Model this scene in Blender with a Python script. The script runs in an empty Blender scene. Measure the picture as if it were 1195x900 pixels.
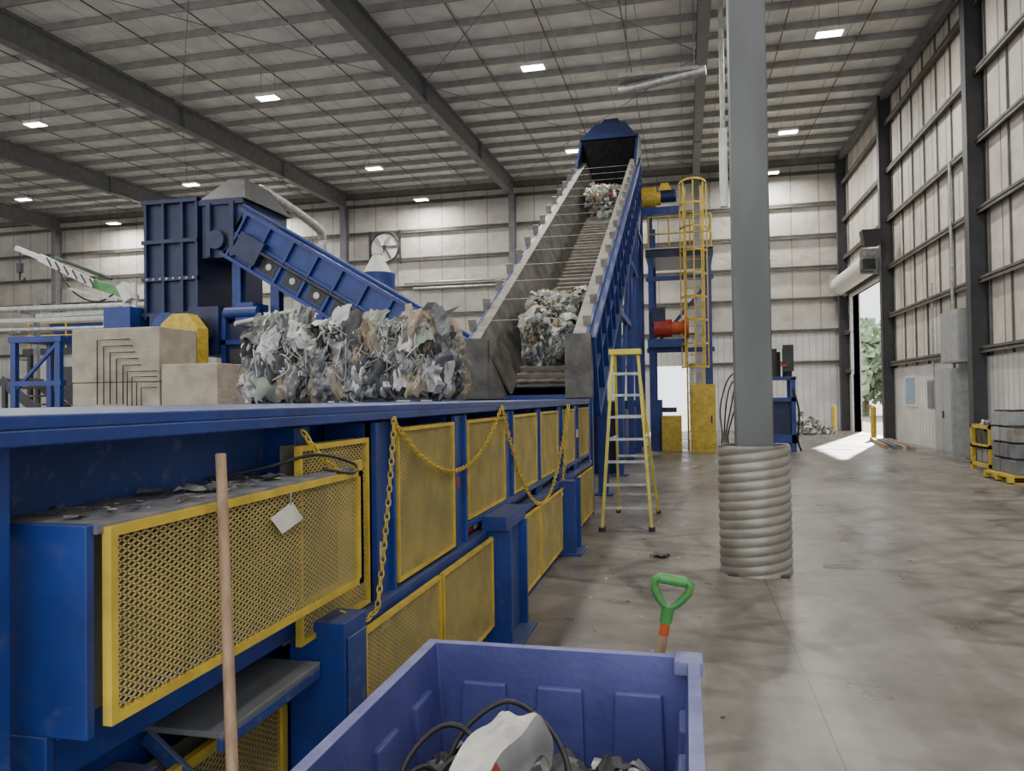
import bpy, math, random
from mathutils import Vector, Matrix, noise
random.seed(7)
R=random.random
U=random.uniform
# ---------------------------------------------------------------- materials
MC={}
def mat(name,c1,c2=None,rough=.5,metal=0,scale=6,bump=0,bscale=None,emit=None,lo=.35,hi=.7,detail=4,stretch=None):
    if name in MC: return MC[name]
    m=bpy.data.materials.new(name); m.use_nodes=True
    nt=m.node_tree; n=nt.nodes; l=nt.links; b=n['Principled BSDF']
    b.inputs['Roughness'].default_value=rough; b.inputs['Metallic'].default_value=metal
    if c2 is None: c2=tuple(x*.75 for x in c1)
    tc=n.new('ShaderNodeTexCoord'); mp=n.new('ShaderNodeMapping'); l.new(tc.outputs['Object'],mp.inputs[0])
    if stretch: mp.inputs['Scale'].default_value=stretch
    nz=n.new('ShaderNodeTexNoise'); nz.inputs['Scale'].default_value=scale; nz.inputs['Detail'].default_value=detail
    l.new(mp.outputs[0],nz.inputs['Vector'])
    cr=n.new('ShaderNodeValToRGB'); cr.color_ramp.elements[0].position=lo; cr.color_ramp.elements[1].position=hi
    cr.color_ramp.elements[0].color=(*c2,1); cr.color_ramp.elements[1].color=(*c1,1)
    l.new(nz.outputs['Fac'],cr.inputs[0]); l.new(cr.outputs[0],b.inputs['Base Color'])
    if bump:
        n2=n.new('ShaderNodeTexNoise'); n2.inputs['Scale'].default_value=bscale or scale*4
        l.new(mp.outputs[0],n2.inputs['Vector'])
        bp=n.new('ShaderNodeBump'); bp.inputs['Strength'].default_value=bump; bp.inputs['Distance'].default_value=.05
        l.new(n2.outputs['Fac'],bp.inputs['Height']); l.new(bp.outputs[0],b.inputs['Normal'])
    if emit:
        b.inputs['Emission Color'].default_value=(*emit[0],1); b.inputs['Emission Strength'].default_value=emit[1]
    MC[name]=m; return m
def dusty(name,c1,c2,dust,rough=.45,amt=.5):
    m=mat(name,c1,c2,rough=rough,scale=3,bump=.04)
    nt=m.node_tree; n=nt.nodes; l=nt.links; b=n['Principled BSDF']
    src=b.inputs['Base Color'].links[0].from_socket
    tc=n.new('ShaderNodeTexCoord'); geo=n.new('ShaderNodeNewGeometry'); sx=n.new('ShaderNodeSeparateXYZ'); l.new(geo.outputs['Normal'],sx.inputs[0])
    nz=n.new('ShaderNodeTexNoise'); nz.inputs['Scale'].default_value=22; nz.inputs['Detail'].default_value=10; l.new(tc.outputs['Object'],nz.inputs['Vector'])
    cr=n.new('ShaderNodeValToRGB'); cr.color_ramp.elements[0].position=.56; cr.color_ramp.elements[1].position=.8
    cr.color_ramp.elements[0].color=(0,0,0,1); cr.color_ramp.elements[1].color=(amt,amt,amt,1); l.new(nz.outputs['Fac'],cr.inputs[0])
    up=n.new('ShaderNodeMath'); up.operation='MULTIPLY'; up.use_clamp=True; l.new(sx.outputs[2],up.inputs[0]); up.inputs[1].default_value=.5
    ad=n.new('ShaderNodeMath'); ad.operation='ADD'; ad.use_clamp=True; l.new(cr.outputs[0],ad.inputs[0]); l.new(up.outputs[0],ad.inputs[1])
    mx=n.new('ShaderNodeMix'); mx.data_type='RGBA'; l.new(ad.outputs[0],mx.inputs[0]); l.new(src,mx.inputs[6]); mx.inputs[7].default_value=(*dust,1)
    l.new(mx.outputs[2],b.inputs['Base Color']); return m
BLUE=dusty('blue_paint',(.014,.046,.26),(.008,.027,.15),(.10,.12,.18),amt=.35)
BLUED=dusty('blue_paint_dusty',(.028,.062,.24),(.015,.038,.15),(.22,.205,.18),rough=.65,amt=.6)
SHELF=mat('dusty_shelf',(.26,.24,.22),(.10,.11,.15),rough=.85,scale=9)
NAVY=mat('navy_paint',(.011,.022,.09),(.005,.011,.045),rough=.45,scale=4)
YEL=mat('yellow_paint',(.68,.49,.05),(.46,.32,.04),rough=.5,scale=9)
YELM=mat('yellow_mesh_paint',(.58,.45,.14),(.40,.32,.12),rough=.6,scale=5)
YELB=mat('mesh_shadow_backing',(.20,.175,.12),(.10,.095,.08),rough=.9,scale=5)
GRAY=mat('gray_steel_paint',(.19,.195,.205),(.13,.135,.14),rough=.5,scale=4)
GRAYC=mat('column_gray_paint',(.12,.125,.122),(.08,.084,.082),rough=.5,scale=2.5,stretch=(1,1,.3))
GRAYD=mat('dark_steel',(.045,.047,.05),(.02,.021,.025),rough=.55,scale=5)
GRAYK=mat('wall_column_paint',(.06,.06,.065),(.04,.04,.045),rough=.55,scale=3)
GIRT=mat('girt_steel',(.14,.13,.112),(.085,.078,.068),rough=.6,scale=3)
PURL=mat('purlin_steel',(.34,.34,.335),(.24,.24,.235),rough=.5,scale=3)
GALV=mat('galvanised_steel',(.5,.5,.48),(.3,.3,.29),rough=.45,metal=.5,scale=10)
WORN=mat('worn_steel_plate',(.155,.145,.125),(.06,.056,.048),rough=.6,metal=.15,scale=3.5,bump=.2)
TAB=mat('worn_steel_tabs',(.30,.28,.23),(.17,.155,.13),rough=.6,scale=6)
RUST=mat('rusty_slats',(.19,.155,.12),(.07,.055,.042),rough=.7,metal=.15,scale=9,bump=.3)
CONC=mat('concrete_block',(.46,.40,.31),(.31,.27,.205),rough=.9,scale=3,bump=.4,bscale=20)
WHITE=mat('white_paint',(.75,.75,.72),(.6,.6,.57),rough=.5,scale=6)
OFFW=mat('paper_white',(.72,.69,.60),(.50,.48,.43),rough=.7,scale=9)
BLACK=mat('black_rubber',(.012,.012,.013),(.02,.02,.02),rough=.5)
VOID=mat('opening_shade_black',(.008,.008,.009),(.004,.004,.005),rough=1); VOID.node_tree.nodes['Principled BSDF'].inputs['Specular IOR Level'].default_value=.05  # near-black colour stands in for shade inside the hood opening
RED=mat('red_paint',(.5,.05,.02),(.3,.03,.015),rough=.5)
ORANGE=mat('orange_paint',(.65,.12,.02),(.4,.07,.02),rough=.5)
GREEN=mat('green_plastic',(.08,.30,.07),(.05,.2,.05),rough=.4)
WOOD=mat('handle_wood',(.42,.28,.17),(.27,.17,.10),rough=.65,scale=6,stretch=(8,8,.8))
BIN=mat('bin_plastic',(.10,.108,.31),(.045,.053,.20),rough=.5,scale=2.5,bump=.08,bscale=30)
BINR=mat('bin_rim_plastic',(.24,.25,.42),(.12,.13,.32),rough=.55,scale=7)
PIPE=mat('spiral_duct',(.35,.33,.285),(.235,.22,.185),rough=.38,metal=.2,scale=4)
LADR=mat('ladder_fibreglass',(.70,.60,.05),(.5,.42,.04),rough=.5)
GLASS=mat('window_glass',(.25,.4,.5),(.15,.25,.35),rough=.1)
LAMP=mat('lamp_lens',(1,1,1),(1,1,1),emit=((1,.98,.93),22))
def bands(name,c,cd,axis,period,width,rough=.6,bumpn=.25,nscale=1.2):
    m=bpy.data.materials.new(name); m.use_nodes=True
    nt=m.node_tree; n=nt.nodes; l=nt.links; b=n['Principled BSDF']; b.inputs['Roughness'].default_value=rough
    tc=n.new('ShaderNodeTexCoord'); sx=n.new('ShaderNodeSeparateXYZ'); l.new(tc.outputs['Object'],sx.inputs[0])
    a=n.new('ShaderNodeMath'); a.operation='DIVIDE'; l.new(sx.outputs[axis],a.inputs[0]); a.inputs[1].default_value=period
    f=n.new('ShaderNodeMath'); f.operation='FRACT'; l.new(a.outputs[0],f.inputs[0])
    g=n.new('ShaderNodeMath'); g.operation='LESS_THAN'; l.new(f.outputs[0],g.inputs[0]); g.inputs[1].default_value=width/period
    nz=n.new('ShaderNodeTexNoise'); nz.inputs['Scale'].default_value=nscale; nz.inputs['Detail'].default_value=5
    l.new(tc.outputs['Object'],nz.inputs['Vector'])
    cr=n.new('ShaderNodeValToRGB'); cr.color_ramp.elements[0].position=.3; cr.color_ramp.elements[1].position=.7
    cr.color_ramp.elements[0].color=(*[x*.72 for x in c],1); cr.color_ramp.elements[1].color=(*c,1)
    l.new(nz.outputs['Fac'],cr.inputs[0])
    mx=n.new('ShaderNodeMix'); mx.data_type='RGBA'; l.new(g.outputs[0],mx.inputs[0]); l.new(cr.outputs[0],mx.inputs[6]); mx.inputs[7].default_value=(*cd,1)
    l.new(mx.outputs[2],b.inputs['Base Color'])
    n2=n.new('ShaderNodeTexNoise'); n2.inputs['Scale'].default_value=3; l.new(tc.outputs['Object'],n2.inputs['Vector'])
    bp=n.new('ShaderNodeBump'); bp.inputs['Strength'].default_value=bumpn; bp.inputs['Distance'].default_value=.2
    l.new(n2.outputs['Fac'],bp.inputs['Height']); l.new(bp.outputs[0],b.inputs['Normal'])
    return m
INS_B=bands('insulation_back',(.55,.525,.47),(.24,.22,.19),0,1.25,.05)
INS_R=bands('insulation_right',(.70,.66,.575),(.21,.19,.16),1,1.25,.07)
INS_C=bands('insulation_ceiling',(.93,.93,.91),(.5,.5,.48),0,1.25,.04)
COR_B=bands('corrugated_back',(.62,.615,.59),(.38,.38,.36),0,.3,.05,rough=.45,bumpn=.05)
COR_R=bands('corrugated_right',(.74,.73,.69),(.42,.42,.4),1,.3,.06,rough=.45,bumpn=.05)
def floor_mat():
    m=bpy.data.materials.new('concrete_floor'); m.use_nodes=True
    nt=m.node_tree; n=nt.nodes; l=nt.links; b=n['Principled BSDF']
    tc=n.new('ShaderNodeTexCoord'); sx=n.new('ShaderNodeSeparateXYZ'); l.new(tc.outputs['Object'],sx.inputs[0])
    def nz(s,d,st=None,dist=0,rot=.12):
        t=n.new('ShaderNodeTexNoise'); t.inputs['Scale'].default_value=s; t.inputs['Detail'].default_value=d; t.inputs['Distortion'].default_value=dist
        if st:
            mp=n.new('ShaderNodeMapping'); mp.inputs['Scale'].default_value=st; mp.inputs['Rotation'].default_value=(0,0,rot); l.new(tc.outputs['Object'],mp.inputs[0]); l.new(mp.outputs[0],t.inputs['Vector'])
        else: l.new(tc.outputs['Object'],t.inputs['Vector'])
        return t.outputs['Fac']
    def ramp(src,p0,c0,p1,c1):
        r=n.new('ShaderNodeValToRGB'); r.color_ramp.elements[0].position=p0; r.color_ramp.elements[1].position=p1
        r.color_ramp.elements[0].color=(*c0,1); r.color_ramp.elements[1].color=(*c1,1); l.new(src,r.inputs[0]); return r.outputs[0]
    base=ramp(nz(.4,10),.32,(.165,.15,.132),.70,(.315,.29,.258))
    def mul(a,c,f=1):
        x=n.new('ShaderNodeMix'); x.data_type='RGBA'; x.blend_type='MULTIPLY'; x.inputs[0].default_value=f; l.new(a,x.inputs[6]); l.new(c,x.inputs[7]); return x.outputs[2]
    c=mul(base,ramp(nz(2.2,9,None,.8),.38,(.76,.75,.74),.60,(1,1,1)))
    c=mul(c,ramp(nz(9,8),.35,(.84,.835,.83),.60,(1,1,1)))
    c=mul(c,ramp(nz(1,3,(1.6,.10,1),1.2,.10),.44,(.74,.735,.73),.50,(1,1,1)),.7)
    for ctr,sc,ds in(((-7,20,0),.55,3.0),((13,12,0),.48,3.5),((6,30,0),.6,4),((9,2,0),.42,2.5)):
        mp=n.new('ShaderNodeMapping'); mp.inputs['Location'].default_value=tuple(-v for v in ctr); l.new(tc.outputs['Object'],mp.inputs[0])
        wv=n.new('ShaderNodeTexWave'); wv.wave_type='RINGS'; wv.rings_direction='Z'; wv.inputs['Scale'].default_value=sc; wv.inputs['Distortion'].default_value=ds; wv.inputs['Detail'].default_value=2; wv.inputs['Detail Scale'].default_value=.25; l.new(mp.outputs[0],wv.inputs['Vector'])
        brk=ramp(nz(.35+.05*ds,4),.46,(0,0,0),.58,(1,1,1))
        k=ramp(wv.outputs['Fac'],.04,(.58,.57,.56),.16,(1,1,1))
        x=n.new('ShaderNodeMix'); x.data_type='RGBA'; l.new(brk,x.inputs[0]); x.inputs[6].default_value=(1,1,1,1); l.new(k,x.inputs[7])
        c=mul(c,x.outputs[2],.85)
    def seam(ax,off,per,w):
        a=n.new('ShaderNodeMath'); a.operation='SUBTRACT'; l.new(sx.outputs[ax],a.inputs[0]); a.inputs[1].default_value=off
        d=n.new('ShaderNodeMath'); d.operation='DIVIDE'; l.new(a.outputs[0],d.inputs[0]); d.inputs[1].default_value=per
        f=n.new('ShaderNodeMath'); f.operation='FRACT'; l.new(d.outputs[0],f.inputs[0])
        g=n.new('ShaderNodeMath'); g.operation='LESS_THAN'; l.new(f.outputs[0],g.inputs[0]); g.inputs[1].default_value=w/per
        return g.outputs[0]
    s1=seam(0,.67,4.57,.009); s2=seam(1,7.64,4.57,.012)
    mx=n.new('ShaderNodeMath'); mx.operation='MAXIMUM'; l.new(s1,mx.inputs[0]); l.new(s2,mx.inputs[1])
    x=n.new('ShaderNodeMix'); x.data_type='RGBA'; l.new(mx.outputs[0],x.inputs[0]); l.new(c,x.inputs[6]); x.inputs[7].default_value=(.07,.06,.05,1)
    l.new(x.outputs[2],b.inputs['Base Color'])
    rr=ramp(nz(.8,5),.35,(.26,.26,.26),.65,(.5,.5,.5)); l.new(rr,b.inputs['Roughness'])
    bp=n.new('ShaderNodeBump'); bp.inputs['Strength'].default_value=.08; bp.inputs['Distance'].default_value=.02; l.new(nz(25,4),bp.inputs['Height']); l.new(bp.outputs[0],b.inputs['Normal'])
    return m
FLOOR=floor_mat()
# ---------------------------------------------------------------- mesh builder
class B:
    def __init__(s,name): s.name=name; s.v=[]; s.f=[]; s.mi=[]; s.sm=[]; s.mats=[]; s.M=Matrix.Identity(4)
    def add(s,vs,fs,m,smooth=False):
        o=len(s.v); s.v+=[s.M@Vector(p) for p in vs]
        if m not in s.mats: s.mats.append(m)
        k=s.mats.index(m)
        for f in fs: s.f.append([o+i for i in f]); s.mi.append(k); s.sm.append(smooth)
    def box(s,x0,x1,y0,y1,z0,z1,m):
        s.add([(x0,y0,z0),(x1,y0,z0),(x1,y1,z0),(x0,y1,z0),(x0,y0,z1),(x1,y0,z1),(x1,y1,z1),(x0,y1,z1)],
              [(0,3,2,1),(4,5,6,7),(0,1,5,4),(1,2,6,5),(2,3,7,6),(3,0,4,7)],m)
    def hexa(s,p,m):
        s.add(p,[(0,3,2,1),(4,5,6,7),(0,1,5,4),(1,2,6,5),(2,3,7,6),(3,0,4,7)],m)
    def frus(s,x0,x1,y0,y1,z0,X0,X1,Y0,Y1,z1,m):
        s.hexa([(x0,y0,z0),(x1,y0,z0),(x1,y1,z0),(x0,y1,z0),(X0,Y0,z1),(X1,Y0,z1),(X1,Y1,z1),(X0,Y1,z1)],m)
    def beam(s,p,q,w,h,m,up=(0,0,1)):
        p=Vector(p);q=Vector(q);d=(q-p).normalized();up=Vector(up)
        if abs(d.dot(up))>.98: up=Vector((0,1,0))
        a=d.cross(up).normalized()*w/2; b=a.cross(d).normalized()*h/2
        s.hexa([p-a-b,p+a-b,q+a-b,q-a-b,p-a+b,p+a+b,q+a+b,q-a+b],m)
    def cyl(s,p,q,r,m,seg=14,r2=None,smooth=True):
        p=Vector(p);q=Vector(q);d=(q-p).normalized(); r2=r if r2 is None else r2
        u=Vector((0,0,1)) if abs(d.z)<.9 else Vector((1,0,0))
        a=d.cross(u).normalized(); b=d.cross(a)
        vs=[]
        for c,rr in((p,r),(q,r2)):
            for i in range(seg):
                t=2*math.pi*i/seg; vs.append(c+(a*math.cos(t)+b*math.sin(t))*rr)
        s.add(vs,[(i,(i+1)%seg,seg+(i+1)%seg,seg+i) for i in range(seg)],m,smooth)
        s.add(vs[:seg],[tuple(range(seg))[::-1]],m); s.add(vs[seg:],[tuple(range(seg))],m)
    def sweep(s,pts,r,m,seg=8,closed=False):
        pts=[Vector(p) for p in pts]; n=len(pts); vs=[]; a=None
        for i,p in enumerate(pts):
            if closed: d=(pts[(i+1)%n]-pts[i-1]).normalized()
            else: d=(pts[min(i+1,n-1)]-pts[max(i-1,0)]).normalized()
            if a is None:
                u=Vector((0,0,1)) if abs(d.z)<.9 else Vector((1,0,0)); a=d.cross(u).normalized()
            else: a=(a-d*a.dot(d)).normalized()
            b=d.cross(a)
            for k in range(seg):
                t=2*math.pi*k/seg; vs.append(p+(a*math.cos(t)+b*math.sin(t))*r)
        fs=[]
        for i in range(n if closed else n-1):
            j=(i+1)%n
            for k in range(seg): fs.append((i*seg+k,i*seg+(k+1)%seg,j*seg+(k+1)%seg,j*seg+k))
        if not closed: fs.append(tuple(range(seg))[::-1]); fs.append(tuple((n-1)*seg+k for k in range(seg)))
        s.add(vs,fs,m,True)
    def prism(s,poly,axis,a0,a1,m):
        n=len(poly); vs=[]
        for a in(a0,a1):
            for (u,w) in poly: vs.append((a,u,w) if axis=='x' else ((u,a,w) if axis=='y' else (u,w,a)))
        s.add(vs,[tuple(range(n))[::-1],tuple(range(n,2*n))]+[(i,(i+1)%n,n+(i+1)%n,n+i) for i in range(n)],m)
    def ibeam(s,x,y,z0,z1,w,d,m,t=.02,web='y'):
        if web=='y':
            s.box(x-w/2,x+w/2,y-d/2,y-d/2+t,z0,z1,m); s.box(x-w/2,x+w/2,y+d/2-t,y+d/2,z0,z1,m); s.box(x-t/2,x+t/2,y-d/2+t,y+d/2-t,z0,z1,m)
        else:
            s.box(x-d/2,x-d/2+t,y-w/2,y+w/2,z0,z1,m); s.box(x+d/2-t,x+d/2,y-w/2,y+w/2,z0,z1,m); s.box(x-d/2+t,x+d/2-t,y-t/2,y+t/2,z0,z1,m)
    def crumple(s,c,size,m,axis=None,amp=.3,n=4):
        c=Vector(c); a=Vector((R()-.5,R()-.5,R()-.5)).normalized() if axis is None else Vector(axis).normalized()
        u=a.cross(Vector((R()-.5,R()-.5,R()-.5))).normalized(); w=a.cross(u)
        sx=size*U(.6,1.3); sy=size*U(.4,1.0); vs=[]; sd=R()*50
        for i in range(n+1):
            for j in range(n+1):
                uu=(i/n-.5)*sx; ww=(j/n-.5)*sy
                h=(noise.noise(Vector((i*.9+sd,j*.9,sd)))*1.4+U(-.25,.25))*size*amp
                vs.append(c+u*(uu+U(-.07,.07)*size)+w*(ww+U(-.07,.07)*size)+a*h)
        s.add(vs,[(i*(n+1)+j,(i+1)*(n+1)+j,(i+1)*(n+1)+j+1,i*(n+1)+j+1) for i in range(n) for j in range(n)],m,False)
    def drape(s,c,size,m,axis,amp=.16,n=9,curl=.55,asp=None):
        c=Vector(c); a=Vector(axis).normalized()
        ref=Vector((U(-.35,.35),U(-.35,.35),1)) if abs(a.z)<.8 else Vector((U(-1,1),U(-1,1),0))
        u=a.cross(ref).normalized(); w=a.cross(u)
        sx=size*U(.35,.8); sy=size*U(.7,1.25) ; vs=[]; sd=R()*90; f1=U(2,3.6); f2=U(.8,2)
        for i in range(n+1):
            for j in range(n+1):
                p=i/n-.5; q=j/n-.5
                nn=noise.noise(Vector((p*f1+sd,q*f2,sd))); n2=noise.noise(Vector((p*f1*3+sd,q*f2*2.4,sd+9)))
                h=(1-2.4*abs(nn))*.9+n2*.9
                ex=noise.noise(Vector((q*5+sd,sd,1)))*.16; ey=noise.noise(Vector((p*5+sd,sd,2)))*.16
                r2=(2*p)**4+(2*q)**4
                vs.append(c+u*(p+ex)*sx+w*(q+ey)*sy+a*(h*amp-curl*r2*.28)*size)
        s.add(vs,[(i*(n+1)+j,(i+1)*(n+1)+j,(i+1)*(n+1)+j+1,i*(n+1)+j+1) for i in range(n) for j in range(n)],m,R()<.45)
    def mesh_x(s,x,y0,y1,z0,z1,m,lw=.034,lh=.02,bw=.005,th=.003):
        W=y1-y0; H=z1-z0; k=lh/lw
        for sg in(1,-1):
            i=-int(H/k/lw)-2
            while i*lw<W+H/k+lw:
                c=i*lw
                pts=[(y,(k*(y-c) if sg>0 else H-k*(y-c))) for y in(0,W)]
                (ya,za),(yb,zb)=pts
                t0,t1=0,1; dz=zb-za; ok=True
                for lim,sgn in((0,1),(H,-1)):
                    fa=(za-lim)*sgn; fb=(zb-lim)*sgn
                    if fa<0 and fb<0: ok=False; break
                    if fa<0: t0=max(t0,fa/(fa-fb))
                    if fb<0: t1=min(t1,fa/(fa-fb))
                if ok and t1-t0>1e-4:
                    s.beam((x,y0+ya+(yb-ya)*t0,z0+za+dz*t0),(x,y0+ya+(yb-ya)*t1,z0+za+dz*t1),bw,th,m,up=(1,0,0))
                i+=1
    def guard(s,x,y0,y1,z0,z1,fr=.03,back=.06,**k):
        s.box(x-.012,x+.012,y0,y1,z0,z0+fr,YEL); s.box(x-.012,x+.012,y0,y1,z1-fr,z1,YEL)
        s.box(x-.012,x+.012,y0,y0+fr,z0+fr,z1-fr,YEL); s.box(x-.012,x+.012,y1-fr,y1,z0+fr,z1-fr,YEL)
        s.mesh_x(x,y0+fr,y1-fr,z0+fr,z1-fr,YELM,**k)
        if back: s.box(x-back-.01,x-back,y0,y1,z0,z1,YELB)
    def chain(s,pts,m,link=.036,r=.0045):
        P=[Vector(p) for p in pts]; L=[0]
        for a,b in zip(P,P[1:]): L.append(L[-1]+(b-a).length)
        t=0;k=0
        while t<L[-1]:
            i=0
            while i<len(L)-2 and L[i+1]<t: i+=1
            f=(t-L[i])/max(L[i+1]-L[i],1e-6); c=P[i].lerp(P[i+1],f); d=(P[i+1]-P[i]).normalized()
            u=Vector((1,0,0)) if abs(d.x)<.9 else Vector((0,1,0)); a=d.cross(u).normalized(); b=d.cross(a)
            w=a if k%2 else b
            ring=[]
            for q in range(10):
                an=2*math.pi*q/10; ring.append(c+d*math.cos(an)*link*.68+w*math.sin(an)*link*.36)
            s.sweep(ring,r,m,seg=5,closed=True)
            t+=link; k+=1
    def done(s,parent=None,bevel=0):
        me=bpy.data.meshes.new(s.name); me.from_pydata(s.v,[],s.f)
        for m in s.mats: me.materials.append(m)
        me.polygons.foreach_set('material_index',s.mi); me.polygons.foreach_set('use_smooth',s.sm); me.update()
        o=bpy.data.objects.new(s.name,me); bpy.context.scene.collection.objects.link(o)
        if parent: o.parent=parent
        if bevel:
            md=o.modifiers.new('bevel','BEVEL'); md.width=bevel; md.segments=2; md.limit_method='ANGLE'; md.angle_limit=.9
        return o
def empty(name):
    e=bpy.data.objects.new(name,None); bpy.context.scene.collection.objects.link(e); e.empty_display_size=.2; return e
def sag(p,q,d,n=24):
    p=Vector(p);q=Vector(q); return [p.lerp(q,i/n)-Vector((0,0,4*d*(i/n)*(1-i/n))) for i in range(n+1)]
def spline(pts,m=6):
    P=[Vector(p) for p in pts]; Q=[]
    for i in range(len(P)-1):
        a0=P[max(i-1,0)];a1=P[i];a2=P[i+1];a3=P[min(i+2,len(P)-1)]
        for k in range(m):
            t=k/m; Q.append(.5*((2*a1)+(a2-a0)*t+(2*a0-5*a1+4*a2-a3)*t*t+(3*a1-a0-3*a2+a3)*t**3))
    return Q+[P[-1]]
# ---------------------------------------------------------------- shell
XR,XL,YB,YF=7.4,-44.,38.,-4.
rz=lambda y:12.1+.027*y
b=B('floor'); b.box(XL,XR+.3,YF,YB+.3,-.2,0,FLOOR); b.done()
GRAVEL=mat('gravel',(.42,.38,.32),(.28,.25,.2),rough=.95,scale=5)
b=B('ground_outside'); b.box(XL,60,YB+.3,110,-.22,-.03,GRAVEL); b.box(XR+.3,60,YF,YB+.3,-.22,-.03,GRAVEL); b.box(XL,60,-30,YF,-.22,-.03,GRAVEL); b.done()
b=B('ceiling'); b.hexa([(XL,YF,rz(YF)),(XR+.3,YF,rz(YF)),(XR+.3,YB+.3,rz(YB)),(XL,YB+.3,rz(YB)),(XL,YF,rz(YF)+.1),(XR+.3,YF,rz(YF)+.1),(XR+.3,YB+.3,rz(YB)+.1),(XL,YB+.3,rz(YB)+.1)],INS_C); b.done()
OX0,OX1,OZ=-1.5,.15,3.2
b=B('wall_back')
for x0,x1,z0,z1 in((XL,OX0,0,rz(YB)),(OX1,XR+.3,0,rz(YB)),(OX0,OX1,OZ,rz(YB))): b.box(x0,x1,YB,YB+.25,z0,z1,INS_B)
b.box(XL,OX0,YB-.04,YB,0,4.7,COR_B); b.box(OX1,XR,YB-.04,YB,0,4.7,COR_B); b.box(OX0,OX1,YB-.04,YB,OZ,4.7,COR_B); b.done()
DY0,DY1,DZ=30.7,36.6,6.2
b=B('wall_right')
for y0,y1,z0,z1 in((YF,DY0,0,12),(DY1,YB,0,12),(DY0,DY1,DZ,12)): b.box(XR,XR+.25,y0,y1,z0,z1,INS_R)
b.prism([(YF,12),(YB,12),(YB,rz(YB)),(YF,rz(YF)+.0)],'x',XR,XR+.25,INS_R)
b.box(XR-.04,XR,YF,DY0,0,2.6,COR_R); b.box(XR-.04,XR,DY1,YB,0,2.6,COR_R); b.done()
b=B('wall_left'); b.box(XL-.25,XL,YF,YB,0,rz(YF),INS_R); b.done()
b=B('trim_1')
for k in range(6):
    z=2.75+1.75*k
    for y0,y1 in((YF,DY0),(DY1,YB)) if z<DZ else ((YF,YB),):
        b.box(XR-.20,XR,y0,y1,z,z+.03,GIRT); b.box(XR-.20,XR-.18,y0,y1,z-.07,z+.1,GIRT)
y=-3
while y<YB:
    if not (DY0-.2<y<DY1+.2): b.box(XR-.05,XR,y,y+.035,2.6,rz(y),GIRT)
    y+=1.25
b.beam((XR-.2,YF,rz(YF)-.35),(XR-.2,YB,rz(YB)-.35),.2,.3,GRAY)
b.box(XR-.12,XR+.3,DY0-.15,DY0,0,DZ+.15,GALV); b.box(XR-.12,XR+.3,DY1,DY1+.15,0,DZ+.15,GALV); b.box(XR-.12,XR+.3,DY0-.15,DY1+.15,DZ,DZ+.15,GALV)
b.done()
b=B('trim_2')
for k in range(7):
    z=3.2+1.5*k
    for x0,x1 in ((XL,OX0),(OX1,XR)) if z<OZ+.15 else ((XL,XR),):
        b.box(x0,x1,YB-.2,YB,z,z+.03,GIRT); b.box(x0,x1,YB-.2,YB-.18,z-.08,z+.1,GIRT)
b.box(XL,XR,YB-.3,YB,rz(YB)-.5,rz(YB)-.2,GIRT)
for x in(OX0-.1,OX1): b.box(x,x+.1,YB-.1,YB+.26,0,OZ+.1,GALV)
b.done()
raft=[.63,-8.5,-17.8,-27.0,-36.3]
b=B('roof_rafters')
for x in raft:
    for (off,h,w) in((.24,.03,.32),(1.0,.03,.32)):
        b.hexa([(x-w/2,YF,rz(YF)-off-h),(x+w/2,YF,rz(YF)-off-h),(x+w/2,YB-.3,rz(YB)-off-h),(x-w/2,YB-.3,rz(YB)-off-h),(x-w/2,YF,rz(YF)-off),(x+w/2,YF,rz(YF)-off),(x+w/2,YB-.3,rz(YB)-off),(x-w/2,YB-.3,rz(YB)-off)],GRAY)
    b.prism([(YF,rz(YF)-1),(YB-.3,rz(YB)-1),(YB-.3,rz(YB)-.24),(YF,rz(YF)-.24)],'x',x-.012,x+.012,GRAY)
    for y in(12,24,31):
        b.box(x-.15,x+.15,y,y+.03,rz(y)-1.05,rz(y)-.28,GRAY)
b.done()
b=B('roof_purlins')
y=YF+.5
while y<YB:
    z=rz(y); b.box(XL,XR,y,y+.012,z-.20,z-.01,PURL); b.box(XL,XR,y,y+.07,z-.21,z-.20,PURL); y+=1.42
x=XL+1
while x<XR:
    b.beam((x,YF,rz(YF)-.17),(x,YB,rz(YB)-.17),.03,.03,GIRT); x+=2.3
for i in range(4):
    xa,xb=raft[i+1],raft[i]
    for ya,yb in((12,24),(24,37)):
        b.beam((xa,ya,rz(ya)-.4),(xb,yb,rz(yb)-.4),.018,.018,GRAY); b.beam((xb,ya,rz(ya)-.4),(xa,yb,rz(yb)-.4),.018,.018,GRAY)
b.done()
for x in raft:
    b=B('wall_column'); b.ibeam(x,YB-.55,0,rz(YB)-.95,.3,.5,GRAY); b.box(x-.25,x+.25,YB-.85,YB-.25,0,.03,GRAY); b.done()
for y in(3.4,12.5,21.1,29.8):
    b=B('wall_column'); b.ibeam(XR-.21,y,0,rz(y)-.3,.3,.42,GRAYK,web='x'); b.box(XR-.5,XR-.0,y-.2,y+.2,0,.03,GRAYK); b.done()
b=B('wall_column'); b.ibeam(XR-.22,YB-.45,0,rz(YB)-.3,.28,.4,GRAYK,web='x'); b.done()
b=B('support_column'); cx,cy=.63,7.68
b.box(cx-.17,cx+.17,cy-.17,cy+.17,0,rz(cy)-1.03,GRAYC); b.box(cx-.28,cx+.28,cy-.28,cy+.28,0,.025,GRAYD); b.box(cx-.26,cx+.26,cy-.26,cy+.26,rz(cy)-1.06,rz(cy)-1.03,GRAYC); b.done(bevel=.015)
b=B('spiral_duct_sleeve'); ns,nz_=64,150; vs=[]; Hs=1.22
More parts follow.
